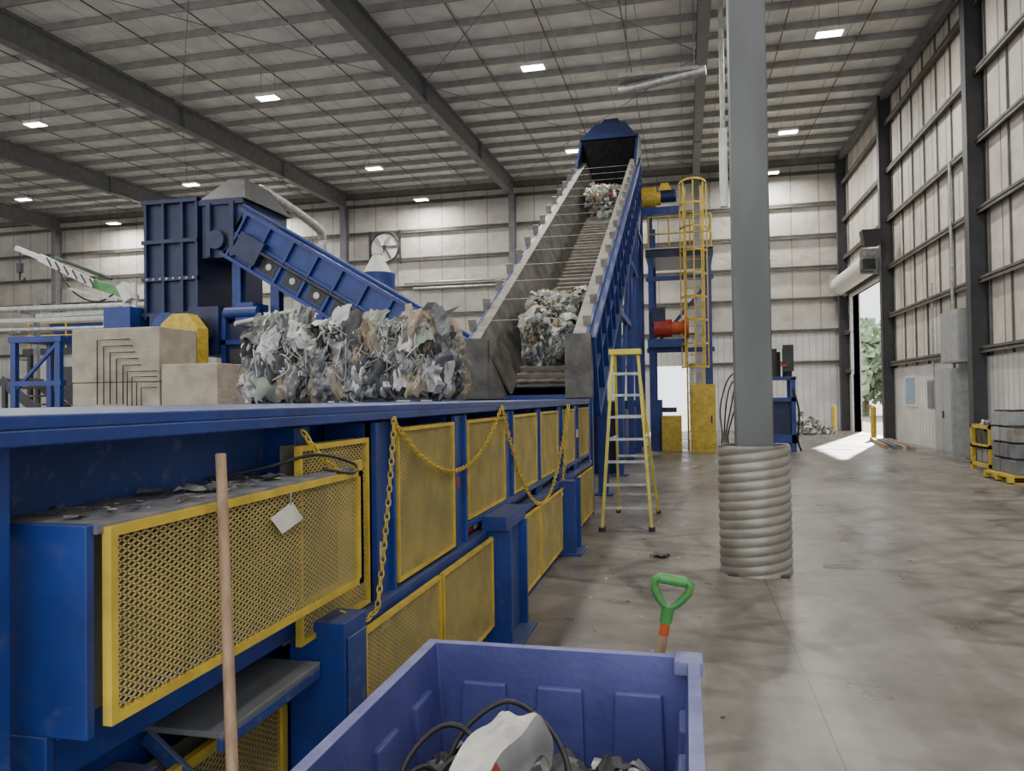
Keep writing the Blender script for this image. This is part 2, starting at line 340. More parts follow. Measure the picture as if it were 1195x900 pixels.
for j in range(nz_+1):
    z=Hs*j/nz_
    for i in range(ns):
        t=2*math.pi*i/ns; ph=(z/.088-t/(2*math.pi)*3)
        w=abs(math.sin(math.pi*ph)); r=.322+.018*(w**.6)
        vs.append((cx+r*math.cos(t),cy+r*math.sin(t),z+.0))
b.add(vs,[(j*ns+i,j*ns+(i+1)%ns,(j+1)*ns+(i+1)%ns,(j+1)*ns+i) for j in range(nz_) for i in range(ns)],PIPE,True)
vi=[(cx+.31*math.cos(2*math.pi*i/ns),cy+.31*math.sin(2*math.pi*i/ns),Hs) for i in range(ns)]
vi2=[(p[0],p[1],.03) for p in vi]
b.add(vs[-ns:]+vi,[(i,(i+1)%ns,ns+(i+1)%ns,ns+i) for i in range(ns)],PIPE)
b.add(vi+vi2,[(ns+i,ns+(i+1)%ns,(i+1)%ns,i) for i in range(ns)],PIPE)
b.done()
for ly in(4.,13.,22.,30.6,36.6):  # nearest rows are out of view, added for lighting
    for lx in(4.,-4.3,-13.1,-22.2,-31.6):
        z=rz(ly)-1.1
        b=B('high_bay_light'); b.box(lx-.36,lx+.36,ly-.2,ly+.2,z,z+.09,WHITE); b.box(lx-.33,lx+.33,ly-.17,ly+.17,z-.012,z,LAMP)
        for dx in(-.25,.25): b.cyl((lx+dx,ly,z+.09),(lx+dx,ly,rz(ly)-.2),.006,GRAYD,seg=5)
        b.done()
        L=bpy.data.lights.new('high_bay_lamp','AREA'); L.shape='RECTANGLE'; L.size=.6; L.size_y=.3; L.energy=380 if ly>10 else 270; L.color=(1,.965,.91)
        o=bpy.data.objects.new('high_bay_lamp',L); bpy.context.scene.collection.objects.link(o); o.location=(lx,ly,z-.03)
b=B('tube_heater'); b.cyl((-1.4,17.5,8.8),(.55,17.2,8.95),.11,GALV); b.prism([(17.1,8.95),(17.25,9.1),(17.5,9.1),(17.65,8.95)],'x',-1.4,.4,GALV)
for x in(-1.2,.3): b.cyl((x,17.35,9.0),(x,17.35,rz(17)-.2),.01,GRAYD,seg=5)
b.done()
b=B('vent_stack'); b.cyl((.98,19,6.4),(.98,19,rz(19)-.05),.06,GALV); b.cyl((.98,19,6.3),(.98,19,8.2),.10,WHITE); b.done()
# ---------------------------------------------------------------- baler
bal=empty('baler')
b=B('body')
b.box(-5.6,-1.64,1.5,11,.05,1.62,BLUE)
b.box(-5.6,-1.36,1.2,10.85,1.648,1.68,BLUE)
b.box(-5.6,-1.5,1.5,10.85,1.60,1.648,BLUE)
b.box(-1.40,-1.36,1.2,10.85,1.612,1.648,BLUE)
b.box(-1.62,-1.44,1.24,1.36,.0,1.648,BLUE)
b.box(-1.66,-1.60,1.3,2.85,1.40,1.62,BLUED)
b.box(-1.62,-1.48,2.66,2.78,1.40,1.6,BLUE)
b.box(-1.64,-1.3,1.45,2.5,1.405,1.43,SHELF); b.box(-1.38,-1.3,2.5,2.85,1.405,1.43,SHELF)
b.box(-2.6,-1.31,1.43,1.455,.95,1.43,BLUE); b.box(-2.6,-1.42,1.43,1.455,0,.95,BLUE)
b.box(-1.62,-1.41,1.455,2.9,.93,.96,BLUE); b.box(-1.64,-1.44,1.455,2.9,.82,.93,BLUE)
b.box(-1.66,-1.36,2.0,2.62,.70,.72,GRAY); b.box(-1.38,-1.36,2.0,2.62,.66,.70,BLUED)
b.beam((-1.62,2.0,.69),(-1.37,2.0,.5),.02,.05,BLUED)
b.box(-1.64,-1.5,1.46,1.9,.58,.66,BLUED)
b.box(-1.5,-1.27,2.64,2.84,0,.86,BLUE); b.box(-1.27,-1.262,2.66,2.82,.1,.8,BLUED)
b.box(-1.64,-1.33,2.84,3.16,.74,.79,BLUE)
b.cyl((-1.40,1.36,.80),(-1.40,1.46,.80),.045,GALV,seg=18); b.cyl((-1.40,1.33,.80),(-1.40,1.36,.80),.025,GALV)
for y0,y1 in((3.17,3.40),(4.36,4.6),(5.66,5.93),(6.92,7.08),(8.12,8.42),(9.32,9.7)):
    b.box(-1.62,-1.36,y0,y0+.025,.05,1.6,BLUE); b.box(-1.62,-1.36,y1-.025,y1,.05,1.6,BLUE); b.box(-1.42,-1.385,y0,y1,.05,1.6,BLUE)
b.box(-1.62,-1.36,10.75,10.85,.05,1.6,BLUE)
b.box(-1.64,-1.34,3.16,10.85,.74,.80,BLUE); b.box(-1.64,-1.36,4.6,10.85,.88,.92,BLUE); b.box(-1.50,-1.44,4.6,10.85,.80,.88,NAVY)
b.box(-1.64,-1.36,2.85,10.85,.0,.08,BLUE)
for y0,y1 in((5.02,5.56),(8.08,8.5)):
    b.box(-1.38,-1.18,y0,y0+.03,0,.80,BLUE); b.box(-1.38,-1.18,y1-.03,y1,0,.80,BLUE); b.box(-1.38,-1.24,y0+.03,y1-.03,0.03,.78,BLUED); b.box(-1.4,-1.12,y0-.04,y1+.04,0,.025,BLUE)
b.box(-1.38,-1.2,4.98,5.6,.80,.90,BLUE)
b.done(bal,bevel=.005)
b=B('mesh_guards')
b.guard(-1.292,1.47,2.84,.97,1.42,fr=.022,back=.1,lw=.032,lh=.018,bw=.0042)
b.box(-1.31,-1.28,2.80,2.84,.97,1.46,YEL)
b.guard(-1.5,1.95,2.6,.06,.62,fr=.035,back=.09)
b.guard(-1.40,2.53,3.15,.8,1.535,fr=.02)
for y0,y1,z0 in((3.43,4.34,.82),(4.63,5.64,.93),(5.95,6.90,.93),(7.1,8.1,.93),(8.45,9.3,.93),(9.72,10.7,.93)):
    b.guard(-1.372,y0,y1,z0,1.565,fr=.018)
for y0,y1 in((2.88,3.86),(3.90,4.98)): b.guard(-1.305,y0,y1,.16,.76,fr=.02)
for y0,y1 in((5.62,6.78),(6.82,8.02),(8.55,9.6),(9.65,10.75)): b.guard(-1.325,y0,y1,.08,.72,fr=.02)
b.done(bal)
b=B('labels')
b.add([(-1.278,2.14,1.335),(-1.272,2.20,1.275),(-1.268,2.33,1.305),(-1.276,2.27,1.37)],[(0,1,2,3)],OFFW)
b.sweep([(-1.28,2.27,1.40),(-1.275,2.26,1.36)],.003,GALV,seg=5)
b.box(-1.359,-1.356,3.2,3.3,.66,.73,OFFW)
b.box(-1.436,-1.43,4.75,4.95,.81,.87,RED); b.box(-1.436,-1.43,5.0,5.2,.81,.87,OFFW)
b.box(-1.383,-1.38,3.21,3.26,.95,1.05,OFFW); b.box(-1.383,-1.38,4.42,4.5,1.15,1.22,RED)
b.box(-1.355,-1.35,9.4,9.55,1.2,1.3,OFFW)
b.done(bal)
b=B('safety_chain')
X=-1.345
b.chain([(X,3.34,1.60)]+sag((X,3.34,1.58),(X+.03,3.05,.80),.06,10)+[(X+.03,2.9,.78),(X,2.78,.86)],YEL,link=.032,r=.0038)
b.chain(sag((X,3.34,1.6),(X,5.45,1.63),.34,30),YEL,link=.034,r=.0042)
b.chain(sag((X+.01,5.45,1.63),(X+.01,8.6,1.60),.9,40),YEL,link=.042,r=.005)
b.chain(sag((X+.02,8.6,1.60),(X+.02,8.0,.62),.05,10),YEL,link=.042,r=.005)
b.chain(sag((-1.38,2.55,1.58),(-1.33,2.75,1.42),.02,6),YEL,link=.03,r=.004)
b.done(bal)
b=B('cable_on_shelf')
b.sweep(spline([(-1.58,2.25,1.44),(-1.45,2.42,1.47),(-1.36,2.6,1.50),(-1.29,2.78,1.45),(-1.27,2.72,1.42),(-1.33,2.6,1.445)]),.006,BLACK)
for i in range(150): b.crumple((U(-1.6,-1.33),U(1.48,2.48),1.437),U(.008,.03),random.choice([GALV,WORN,OFFW,GRAYD,WORN]),axis=(0,0,1),amp=.15,n=2)
for i in range(5): b.crumple((U(-1.55,-1.38),U(1.9,2.45),1.445),U(.06,.11),random.choice([GALV,WORN,GRAY]),axis=(0,0,1),amp=.12,n=4)
b.done(bal)
# ---------------------------------------------------------------- scrap
SC=[mat('scrap_alu',(.50,.49,.46),(.24,.235,.22),rough=.4,metal=.4,scale=6),mat('scrap_white',(.70,.69,.64),(.48,.47,.43),rough=.55,scale=5),
    mat('scrap_gray',(.26,.27,.26),(.12,.12,.12),rough=.5,metal=.25,scale=7),mat('scrap_tan',(.38,.31,.21),(.22,.17,.11),rough=.6,scale=6),
    mat('scrap_dark',(.07,.07,.068),(.03,.03,.03),rough=.6,scale=6),mat('scrap_red',(.36,.06,.04),(.26,.04,.03),rough=.5),mat('scrap_greenish',(.27,.31,.25),(.17,.20,.15),rough=.55)]
def pick(): return random.choices(SC,[6.5,4.5,5.5,3.6,3,.08,2.2])[0]
def bale(name,x0,x1,y0,y1,z0,z1,n,size):
    b=B(name)
    b.frus(x0+.12,x1-.12,y0+.12,y1-.12,z0,x0+.3,x1-.3,y0+.2,y1-.2,z1-.16,SC[4])
    def top(x,y):
        e=min(x-x0,x1-x); return z1-.07*abs(math.sin(x*2.3))-.1*noise.noise(Vector((x*1.3,y,0)))-max(0,.35-e)*.7
    for i in range(n):
        s=random.choice('fffffttrrl'); x=U(x0+.08,x1-.08); y=U(y0+.08,y1-.08); z=U(z0+.05,z1)
        sz=U(.45,1.2)*size
        if s=='f': y=y0+U(.02,.2); ax=(U(-.6,.6),-1,U(-.15,.5)); z=min(z,top(x,y)-.04)
        elif s=='t': z=top(x,y)-U(.0,.07); ax=(U(-.6,.6),U(-.6,.3),1)
        elif s=='r': x=x1-U(.04,.16); ax=(1,U(-.6,.6),U(-.2,.4)); z=min(z,top(x,y)-.06)
        else: x=x0+U(.04,.16); ax=(-1,U(-.6,.6),U(-.2,.4)); z=min(z,top(x,y)-.06)
        z=max(z,z0+sz*.62)
        b.drape((x,y,z),sz,pick(),ax,amp=U(.12,.26))
    for i in range(90):
        x=U(x0+.1,x1-.1); z=U(z0+.35,z1-.1); p=Vector((x,y0+U(-.02,.05),z))
        b.sweep(spline([p,p+Vector((U(-.1,.1),-.05,U(-.15,.1))),p+Vector((U(-.2,.2),-.02,U(-.3,.05)))],4),.007,pick(),seg=4)
    return b
b=bale('scrap_metal_bale',-5.2,-2.72,8.0,9.3,1.70,2.66,500,.43)
for k in range(4):
    x=-4.8+k*.5; b.sweep([(x,8.0,1.8),(x+.02,7.96,2.2),(x,8.02,2.5),(x,8.5,2.64)],.006,GALV,seg=5)
b.done()
# ---------------------------------------------------------------- main conveyor
conv=empty('inclined_conveyor')
ang=math.atan2(6.9,13.7); Lc=15.34
ca,sa=math.cos(ang),math.sin(ang)
T=Matrix(((1,0,0,0),(0,ca,-sa,11.0),(0,sa,ca,2.62),(0,0,0,1)))
XA,XB=-3.22,-1.38
b=B('side_frames'); b.M=T
b.box(XB-.05,XB,0,Lc,-1.35,0,BLUE); b.box(XB-.24,XB-.05,0,Lc,-.05,0.0,TAB)
b.hexa([(XB-.34,0,-.95),(XB-.30,0,-.95),(XB-.30,Lc,-.95),(XB-.34,Lc,-.95),(XB-.24,0,-.02),(XB-.20,0,-.02),(XB-.20,Lc,-.02),(XB-.24,Lc,-.02)],WORN)
b.box(XB-.02,XB+.10,0,Lc,-.10,-.04,BLUE); b.box(XB-.02,XB+.10,0,Lc,-1.35,-1.27,BLUE); b.box(XB,XB+.06,0,Lc,-.72,-.66,BLUE)
k=.0
while k<Lc: b.box(XB,XB+.09,k,k+.05,-1.3,-.05,BLUE); b.box(XB,XB+.012,k+.1,k+.75,-.62,-.16,NAVY); k+=.85
b.box(XA,XA+.05,0,Lc,-1.35,0,BLUE); b.box(XA+.05,XA+.20,0,Lc,-.05,0,TAB)
b.hexa([(XA+.54,0,-.95),(XA+.58,0,-.95),(XA+.58,Lc,-.95),(XA+.54,Lc,-.95),(XA+.16,0,-.02),(XA+.20,0,-.02),(XA+.20,Lc,-.02),(XA+.16,Lc,-.02)],WORN)
b.box(XA,XB,0,Lc,-1.36,-1.32,NAVY)
b.M=Matrix.Identity(4)
b.hexa([(XA-.05,10.9,1.7),(XA+.58,10.9,1.7),(XA+.58,11.2,1.7),(XA-.05,11.2,1.7),(XA-.05,10.9,2.60),(XA+.2,10.9,2.60),(XA+.2,11.2,2.60),(XA-.05,11.2,2.60)],WORN)
b.box(XA-.05,XA+.34,10.89,11.0,1.7,2.58,WORN)
b.box(XB-.34,XB+.04,10.9,11.2,1.7,2.64,WORN)
b.box(XA-.05,XB+.04,11.01,11.1,.0,1.75,BLUE)
b.M=T
k=.4
while k<Lc-1.4:
    for x,dx in((XA+.02,-.10),(XB-.12,.0)):
        b.box(x+dx,x+dx+.12,k,k+.05,-.06,.15,TAB)
    b.cyl((XA+.0,k+.02,.12),(XB-.1,k+.02,.12),.005,GALV,seg=5)
    k+=.98
b.done(conv)
b=B('slat_belt'); b.M=T
b.box(XA+.52,XB-.3,.3,Lc-.2,-1.0,-.97,GRAYD)
k=.4
while k<Lc-.3:
    b.box(XA+.56,XB-.32,k,k+.15,-.97,-.93,RUST); b.box(XA+.56,XB-.32,k+.15,k+.185,-.97,-.87,TAB); k+=.27
b.done(conv)
b=B('head_hood')
yh=11+Lc*ca; zh=2.62+Lc*sa
for x0,x1 in((XA-.02,XA+.06),(XB-.06,XB+.02)):
    b.prism([(yh-1.5,zh-1.6),(yh+1.6,zh-1.3),(yh+1.6,zh+.8),(yh+.9,zh+.95),(yh-.1,zh+.75),(yh-1.5,zh-.6)],'x',x0,x1,NAVY)
b.box(XA,XB,yh+1.55,yh+1.61,zh-1.3,zh+.8,NAVY)
b.frus(XA,XB,yh-.4,yh+1.6,zh+.55,XA+.42,XB-.42,yh+.2,yh+1.3,zh+1.25,NAVY)
b.frus(XA+.55,XB-.55,yh+.4,yh+1.1,zh+1.25,XA+.7,XB-.7,yh+.5,yh+1,zh+1.5,NAVY)
b.box(XA,XB,yh-1.0,yh+1.6,zh-1.35,zh-1.3,NAVY)
b.frus(XA+.1,XB-.1,yh+.2,yh+1.6,zh-3.4,XA,XB,yh,yh+1.6,zh-1.3,NAVY)
b.box(XA+.06,XB-.06,yh-.35,yh-.30,zh-1.0,zh+.56,VOID)  # flat dark plate, paints the hood's shaded interior
b.done(conv)
b=B('support_tower')
def zc(y): return 2.62+(y-11)*math.tan(ang)-1.5
for y in(13.2,16.5,20.0,23.2,26.0):
    zt=min(zc(y),zh-1.4) if y<25 else zh-1.3
    for x in(XA+.05,XB-.05):
        b.ibeam(x,y,0,zt,.16,.18,BLUE); b.box(x-.18,x+.18,y-.18,y+.18,0,.03,BLUE)
    b.beam((XA,y,zt-.2),(XB,y,zt-.2),.12,.15,BLUE)
    if zt>3: b.beam((XA,y,.5),(XB,y,zt-.4),.08,.08,BLUE)
for (ya,yb) in((16.5,20),(20,23.2),(23.2,26)):
    za=zc(ya)-.3; zb=min(zc(yb),zh-1.4)-.3
    b.beam((XB-.05,ya,.4),(XB-.05,yb,zb),.10,.10,BLUE); b.beam((XB-.05,ya,za),(XB-.05,yb,za),.12,.14,BLUE)
b.box(XA+.2,XB-.15,16.8,25.6,0,1.6,NAVY)
for y in(17.2,18.6,20.2,21.8): b.box(XB-.15,XB-.08,y,y+1.1,.2,1.4,BLUE)
b.done(conv)
b=B('conveyed_scrap')
def heap(k0,k1,n,size,h,w):
    b.M=T; b.frus(XA+.62,XB-.42,k0+.15,k1-.15,-.94,XA+.72,XB-.5,k0+.3,k1-.3,-.95+h*.8,SC[4])
    for i in range(n):
        m=random.choices(SC,w)[0]
        s=R()
        if s<.4: y=k0+U(0.05,.18); x=U(XA+.62,XB-.4); z=-.93+U(.08,h*.9); ax=(U(-.6,.6),-1,U(-.3,.5))
        else: x=U(XA+.6,XB-.38); y=U(k0+.1,k1-.1); e=min(y-k0,k1-y,.3)/.3; z=-.93+h*(.35+.65*e)*U(.8,1.02); ax=(U(-.8,.8),U(-.8,.8),1)
        b.drape((x,y,z),U(.6,1.2)*size,m,ax,amp=U(.15,.3),n=6)
heap(.9,2.9,260,.25,.78,[5,4,4,5,2.5,.3,4]); heap(11.0,12.5,200,.25,.72,[5,5,3,2.5,2,1.8,1])
b.done(conv)
# ---------------------------------------------------------------- access tower
tw=empty('access_tower')
b=B('steel_frame')
for x,y in((-1.05,24.6),(.75,24.6),(-1.05,27),(.75,27)):
    b.ibeam(x,y,0,6.4 if x>0 else 7.6,.16,.16,BLUE)
b.box(-1.2,.9,24.5,27.1,6.15,6.4,NAVY); b.box(-1.2,.9,24.4,27.1,6.4,6.44,GALV)
b.box(-1.2,.9,24.5,24.6,5.4,5.55,BLUE); b.beam((-1.05,24.6,3.2),(.75,24.6,5.3),.1,.1,BLUE)
b.box(-1.2,.9,24.5,24.6,3.1,3.25,BLUE)
for z in(6.9,7.45):
    b.cyl((-1.1,24.5,z),(.85,24.5,z),.025,YEL,seg=8); b.cyl((.85,24.5,z),(.85,27,z),.025,YEL,seg=8)
for x in(-1.1,-.45,.2,.85): b.cyl((x,24.5,6.4),(x,24.5,7.45),.025,YEL,seg=8)
b.done(tw)
b=B('caged_ladder')
lx,ly=.3,24.3
for x in(lx-.25,lx+.25): b.box(x-.03,x+.03,ly-.02,ly+.02,.0,8.3,YEL)
z=.3
while z<8: b.cyl((lx-.25,ly,z),(lx+.25,ly,z),.014,YEL,seg=6); z+=.3
z=2.6
while z<8.5:
    pts=[(lx+.42*math.cos(math.pi*(1+i/12)),ly+.75*math.sin(math.pi*(1+i/12)),z) for i in range(13)]
    for p,q in zip(pts,pts[1:]): b.beam(p,q,.012,.06,YEL)
    z+=.72
for i in(1,3,6,9,11):
    p=(lx+.42*math.cos(math.pi*(1+i/12)),ly+.75*math.sin(math.pi*(1+i/12)))
    b.box(p[0]-.02,p[0]+.02,p[1]-.008,p[1]+.008,2.6,8.3,YEL)
b.done(tw)
b=B('gearmotor')
b.cyl((-1.3,24.9,8.15),(-.85,24.9,8.15),.36,YEL,seg=20); b.cyl((-.85,24.9,8.15),(-.7,24.9,8.15),.22,YEL); b.cyl((-.7,24.9,8.2),(-.2,24.9,8.2),.20,BLUE,seg=18)
for i in range(8): b.cyl((-.66+i*.055,24.9,8.2),(-.64+i*.055,24.9,8.2),.23,NAVY,seg=18)
b.frus(-.75,-.35,24.7,25.1,8.35,-.68,-.45,24.75,25.05,8.6,YEL); b.box(-1.3,-.1,24.6,25.2,7.55,7.8,BLUE)
b.done(tw)
b=B('hydraulic_drive')
b.box(-1.15,.0,24.0,25.0,3.25,3.5,BLUE); b.cyl((-.95,24.2,3.85),(-.4,24.2,3.85),.28,RED,seg=18); b.cyl((-.4,24.2,3.85),(.0,24.2,3.85),.2,ORANGE,seg=18); b.cyl((.0,24.2,3.85),(.12,24.2,3.85),.34,ORANGE,seg=18)
b.box(-1.0,-.6,24.0,24.6,4.0,4.5,NAVY)
b.box(-.75,-.15,23.8,24.3,.0,1.1,YEL); b.box(-1.1,-.75,24.1,24.9,0,1.6,BLUE)
b.box(-1.1,-.3,24.3,24.9,1.2,1.35,NAVY)
b.done(tw)
b=B('control_cabinet'); b.box(.12,.85,23.3,23.9,0,2.05,YEL); b.box(.17,.80,23.28,23.3,.15,1.95,YEL); b.box(.71,.75,23.25,23.28,.9,1.1,BLACK); b.done(bevel=.01)
b=B('hydraulic_hoses')
for k in range(4):
    o=.11*k; b.sweep(spline([(1.0+o,24,.03),(1.05+o*.5,23.9,.5),(1.0+o*1.6,23.8,1.3+o),(1.2+o,23.8,2.1-o),(1.5+o*.5,23.8,2.4-o*1.5),(1.9,23.9,2.2-o),(2.28,24,1.9-o)]),.024,BLACK,seg=6)
b.done()
b=B('hydraulic_power_unit')
b.box(2.3,3.2,23.8,24.8,.25,.5,BLUE)
for x,y in((2.35,23.85),(3.1,23.85),(2.35,24.75),(3.1,24.75)): b.box(x-.05,x+.08,y-.05,y+.08,0,2.2,BLUE)
b.box(2.3,3.2,23.8,24.8,1.5,1.62,BLUE); b.box(2.3,3.2,23.8,24.8,2.15,2.25,BLUE); b.box(2.45,3.05,24,24.6,.5,1.5,NAVY)
b.cyl((2.6,24.1,2.25),(2.6,24.1,3.0),.2,BLACK,seg=16); b.cyl((2.6,24.1,3.0),(2.6,24.1,3.1),.1,BLACK); b.cyl((3.0,24.2,2.25),(3.0,24.2,3.1),.14,GRAYD,seg=16)
b.box(2.85,3.15,23.85,23.95,2.4,3.2,GRAYD); b.box(2.3,2.5,23.75,23.8,1.0,1.35,RED); b.box(2.75,2.95,23.78,23.8,2.55,2.62,RED)
b.sweep(spline([(3.1,23.8,1.9),(3.25,23.7,1.2),(3.2,23.7,.4),(3.3,23.8,.03)]),.03,BLACK,seg=6)
b.done()
b=B('crushed_can_pile')
for i in range(220):
    a=R()*6.28; r=R()**.6; b.crumple((4.9+1.2*r*math.cos(a),34.5+.9*r*math.sin(a),.08+.85*(1-r)*R()+.02),.3,random.choice(SC[:3]),amp=.3,n=3)
b.done()
for x,y in((6.75,DY0-.4),(6.3,35.4)):
    b=B('yellow_bollard'); b.cyl((x,y,0),(x,y,1.2),.1,YEL,seg=16); b.cyl((x,y,1.2),(x,y,1.26),.1,YEL,seg=16,r2=.03); b.done()
b=B('roll_up_door'); b.cyl((XR-.5,DY0-.1,DZ+.45),(XR-.5,DY1+.2,DZ+.45),.40,WHITE,seg=24)
for y in(DY0-.12,DY1+.2): b.box(XR-.95,XR-.13,y-.03,y+.03,DZ+.0,DZ+.95,GALV)
b.box(XR-.95,XR-.5,DY0-.6,DY0-.16,DZ+.1,DZ+.5,GRAYD); b.box(XR-.14,XR-.10,DY0,DY1,DZ-.15,DZ+.3,WHITE); b.done()
b=B('wall_speaker'); b.frus(6.3,6.8,29.0,29.4,7.0,6.2,6.9,28.9,29.4,7.55,BLACK); b.box(6.5,6.98,29.35,29.7,7.2,7.3,GRAYD); b.done()
b=B('window_1'); b.box(XR-.07,XR-.04,27.0,28.3,1.25,2.3,WHITE); b.box(XR-.075,XR-.065,27.1,28.2,1.33,2.22,GLASS); b.done()
CB=mat('cabinet_gray',(.36,.37,.365),(.28,.29,.285),rough=.4)
b=B('electrical_cabinet'); b.box(XR-.5,XR-.045,22.2,23.6,0,2.35,CB); b.box(XR-.52,XR-.5,22.25,22.9,.1,2.25,CB); b.box(XR-.52,XR-.5,22.93,23.55,.1,2.25,CB); b.box(XR-.55,XR-.52,22.84,22.89,1,1.2,BLACK)
b.box(XR-.45,XR-.045,21.75,23.2,2.5,3.9,CB); b.box(XR-.47,XR-.45,21.8,23.15,2.55,3.85,CB); b.cyl((XR-.25,22.8,3.9),(XR-.25,22.8,8),.04,GALV); b.cyl((XR-.25,22.8,2.3),(XR-.25,22.8,2.55),.04,GALV)
b.box(XR-.25,XR-.045,24.6,25.2,1.2,2.1,CB); b.cyl((XR-.15,24.9,2.1),(XR-.15,24.9,5),.03,GALV,seg=8); b.box(XR-.27,XR-.25,24.65,25.15,1.25,2.05,GRAY); b.done()
b=B('stored_steel_beams')
for i in range(4): b.beam((6.5-.18*i,24.3+.3*i,.06),(6.95-.15*i,29+.2*i,.06),.1,.12,[WOOD,GALV,GRAY,WOOD][i])
b.done()
def pallet(b,x0,x1,y0,y1,m):
    b.box(x0,x1,y0,y1,.11,.15,m)
    for i in range(3):
        xx=x0+(x1-x0-.1)*i/2
        for j in range(3):
            yy=y0+(y1-y0-.1)*j/2; b.box(xx,xx+.1,yy,yy+.1,0,.11,m)
    for j in range(3): yy=y0+(y1-y0-.1)*j/2; b.box(x0,x1,yy,yy+.1,0,.02,m)
b=B('plastic_pallet'); pallet(b,5.75,7.1,15.6,16.8,YEL); b.done()
b=B('stacked_battery_boxes')
for k in range(4):
    for i in range(3):
        for j in range(3):
            if k==3 and (i,j)==(0,0): continue
            o=U(-.02,.02); X0=5.90+i*.38+o; Y0=15.7+j*.36; Z0=.155+k*.30
            b.box(X0,X0+.33,Y0,Y0+.33,Z0,Z0+.26,random.choice([CB,GRAY,GRAY,TAB,CB])); b.box(X0+.03,X0+.30,Y0+.03,Y0+.30,Z0+.26,Z0+.295,GRAYD)
b.done(bevel=.01)
b=B('yellow_crate'); x0,x1,y0,y1=6.15,7.1,17.6,18.7
for x in(x0,x1-.08):
    for y in(y0,y1-.08): b.box(x,x+.08,y,y+.08,0,1.0,YEL)
for z in(.1,.5,.92):
    for a in((x0,x1,y0,y0+.05),(x0,x1,y1-.05,y1),(x0,x0+.05,y0,y1),(x1-.05,x1,y0,y1)): b.box(*a,z,z+.08,YEL)
b.box(x0,x1,y0,y1,.5,.54,YEL)
for i in range(2):
    for j in range(3): b.box(x0+.1+i*.4,x0+.44+i*.4,y0+.08+j*.33,y0+.36+j*.33,.18,.48,CB); b.box(x0+.1+i*.4,x0+.44+i*.4,y0+.08+j*.33,y0+.36+j*.33,.545,.86,WORN)
for i in range(30): b.drape((U(x0+.2,x1-.2),U(y0+.2,y1-.2),U(.9,1.15)),.35,random.choice([SC[2],SC[3],SC[1]]),(U(-.5,.5),U(-.5,.5),1))
b.done()
# ---------------------------------------------------------------- step ladder
b=B('step_ladder')
zt=2.3; fl=[(-1.07,9.62),(-.45,9.72)]; tp=[(-.95,10.15),(-.62,10.2)]
bl=[(-1.0,11.2),(-.42,11.2)]; bt=[(-.93,10.28),(-.64,10.32)]
for f,t in zip(fl,tp): b.beam((f[0],f[1],0),(t[0],t[1],zt),.035,.075,LADR,up=(0,1,0)); b.box(f[0]-.04,f[0]+.04,f[1]-.05,f[1]+.05,0,.05,BLACK)
for f,t in zip(bl,bt): b.beam((f[0],f[1],0),(t[0],t[1],zt),.03,.05,LADR,up=(0,1,0)); b.box(f[0]-.03,f[0]+.03,f[1]-.04,f[1]+.04,0,.05,BLACK)
for k in range(1,8):
    f=k/8; a=Vector((*fl[0],0)).lerp(Vector((*tp[0],zt)),f); c=Vector((*fl[1],0)).lerp(Vector((*tp[1],zt)),f); b.beam(a,c,.08,.03,GALV)
    if k in(1,3,5,7):
        a=Vector((*bl[0],0)).lerp(Vector((*bt[0],zt)),f); c=Vector((*bl[1],0)).lerp(Vector((*bt[1],zt)),f); b.beam(a,c,.03,.03,GALV)
b.box(-1.0,-.58,10.08,10.38,zt-.03,zt+.04,LADR)
for i in(0,1):
    a=Vector((*fl[i],0)).lerp(Vector((*tp[i],zt)),.5); c=Vector((*bl[i],0)).lerp(Vector((*bt[i],zt)),.5); b.beam(a,c,.01,.03,GALV)
b.done()
# ---------------------------------------------------------------- left machinery
sh=empty('shredder')
b=B('shredder_housing')
b.box(-11.25,-9.95,14,16.4,3.6,6.05,NAVY)
for x in(-11.25,-10.82,-10.36,-10.01): b.box(x,x+.06,13.9,14,3.5,6.05,NAVY)
for z in(3.55,4.3,5.1,5.95): b.box(-11.3,-9.95,13.88,14,z,z+.08,NAVY)
b.box(-11.0,-10.2,13.75,14.2,3.0,3.6,NAVY); b.box(-10.1,-9.4,13.8,16,2.7,3.7,NAVY)
b.cyl((-10.6,13.7,3.3),(-10.6,13.9,3.3),.3,BLUE,seg=20); b.cyl((-9.75,13.7,3.2),(-9.75,13.9,3.2),.25,GRAYD,seg=20)
b.box(-9.4,-8.5,14,15.6,2.2,3.35,NAVY); b.box(-9.45,-8.45,13.9,14,2.9,3.0,BLUE); b.box(-9.1,-8.7,13.75,14,2.3,2.8,GRAYD)
b.box(-9.4,-9.3,13.9,14,2.2,3.6,BLUE); b.box(-8.6,-8.5,13.9,14,2.2,3.6,BLUE); b.box(-9.0,-8.6,13.8,14.4,3.35,3.75,BLUE)
b.cyl((-9.25,13.85,3.55),(-8.5,13.85,3.55),.12,BLUE)
b.cyl((-8.6,13.2,3.25),(-7.3,13.2,3.45),.05,GALV,seg=10); b.cyl((-8.6,13.2,3.25),(-8.6,14,3.25),.05,GALV,seg=10)
for x in(-11.1,-9.3,-8.4): b.ibeam(x,14.4,0,3.6 if x<-10 else 4.7,.2,.2,BLUE)
b.box(-11.3,-8.4,14,16.4,1.5,2.3,NAVY)
for x in(-10.9,-9.7):
    b.box(x-.1,x+.1,14.2,16.2,0,1.5,BLUE)
for k in range(8): b.cyl((-11.15+k*.16,13.86,4.34),(-11.15+k*.16,13.9,4.34),.025,GALV,seg=6)
b.done(sh)
b=B('feed_hood')
b.box(-9.9,-8.95,14,15.8,4.75,5.95,NAVY)
b.frus(-9.95,-8.85,13.95,15.85,5.95,-9.55,-9.15,14.4,15.4,6.5,GRAYD)
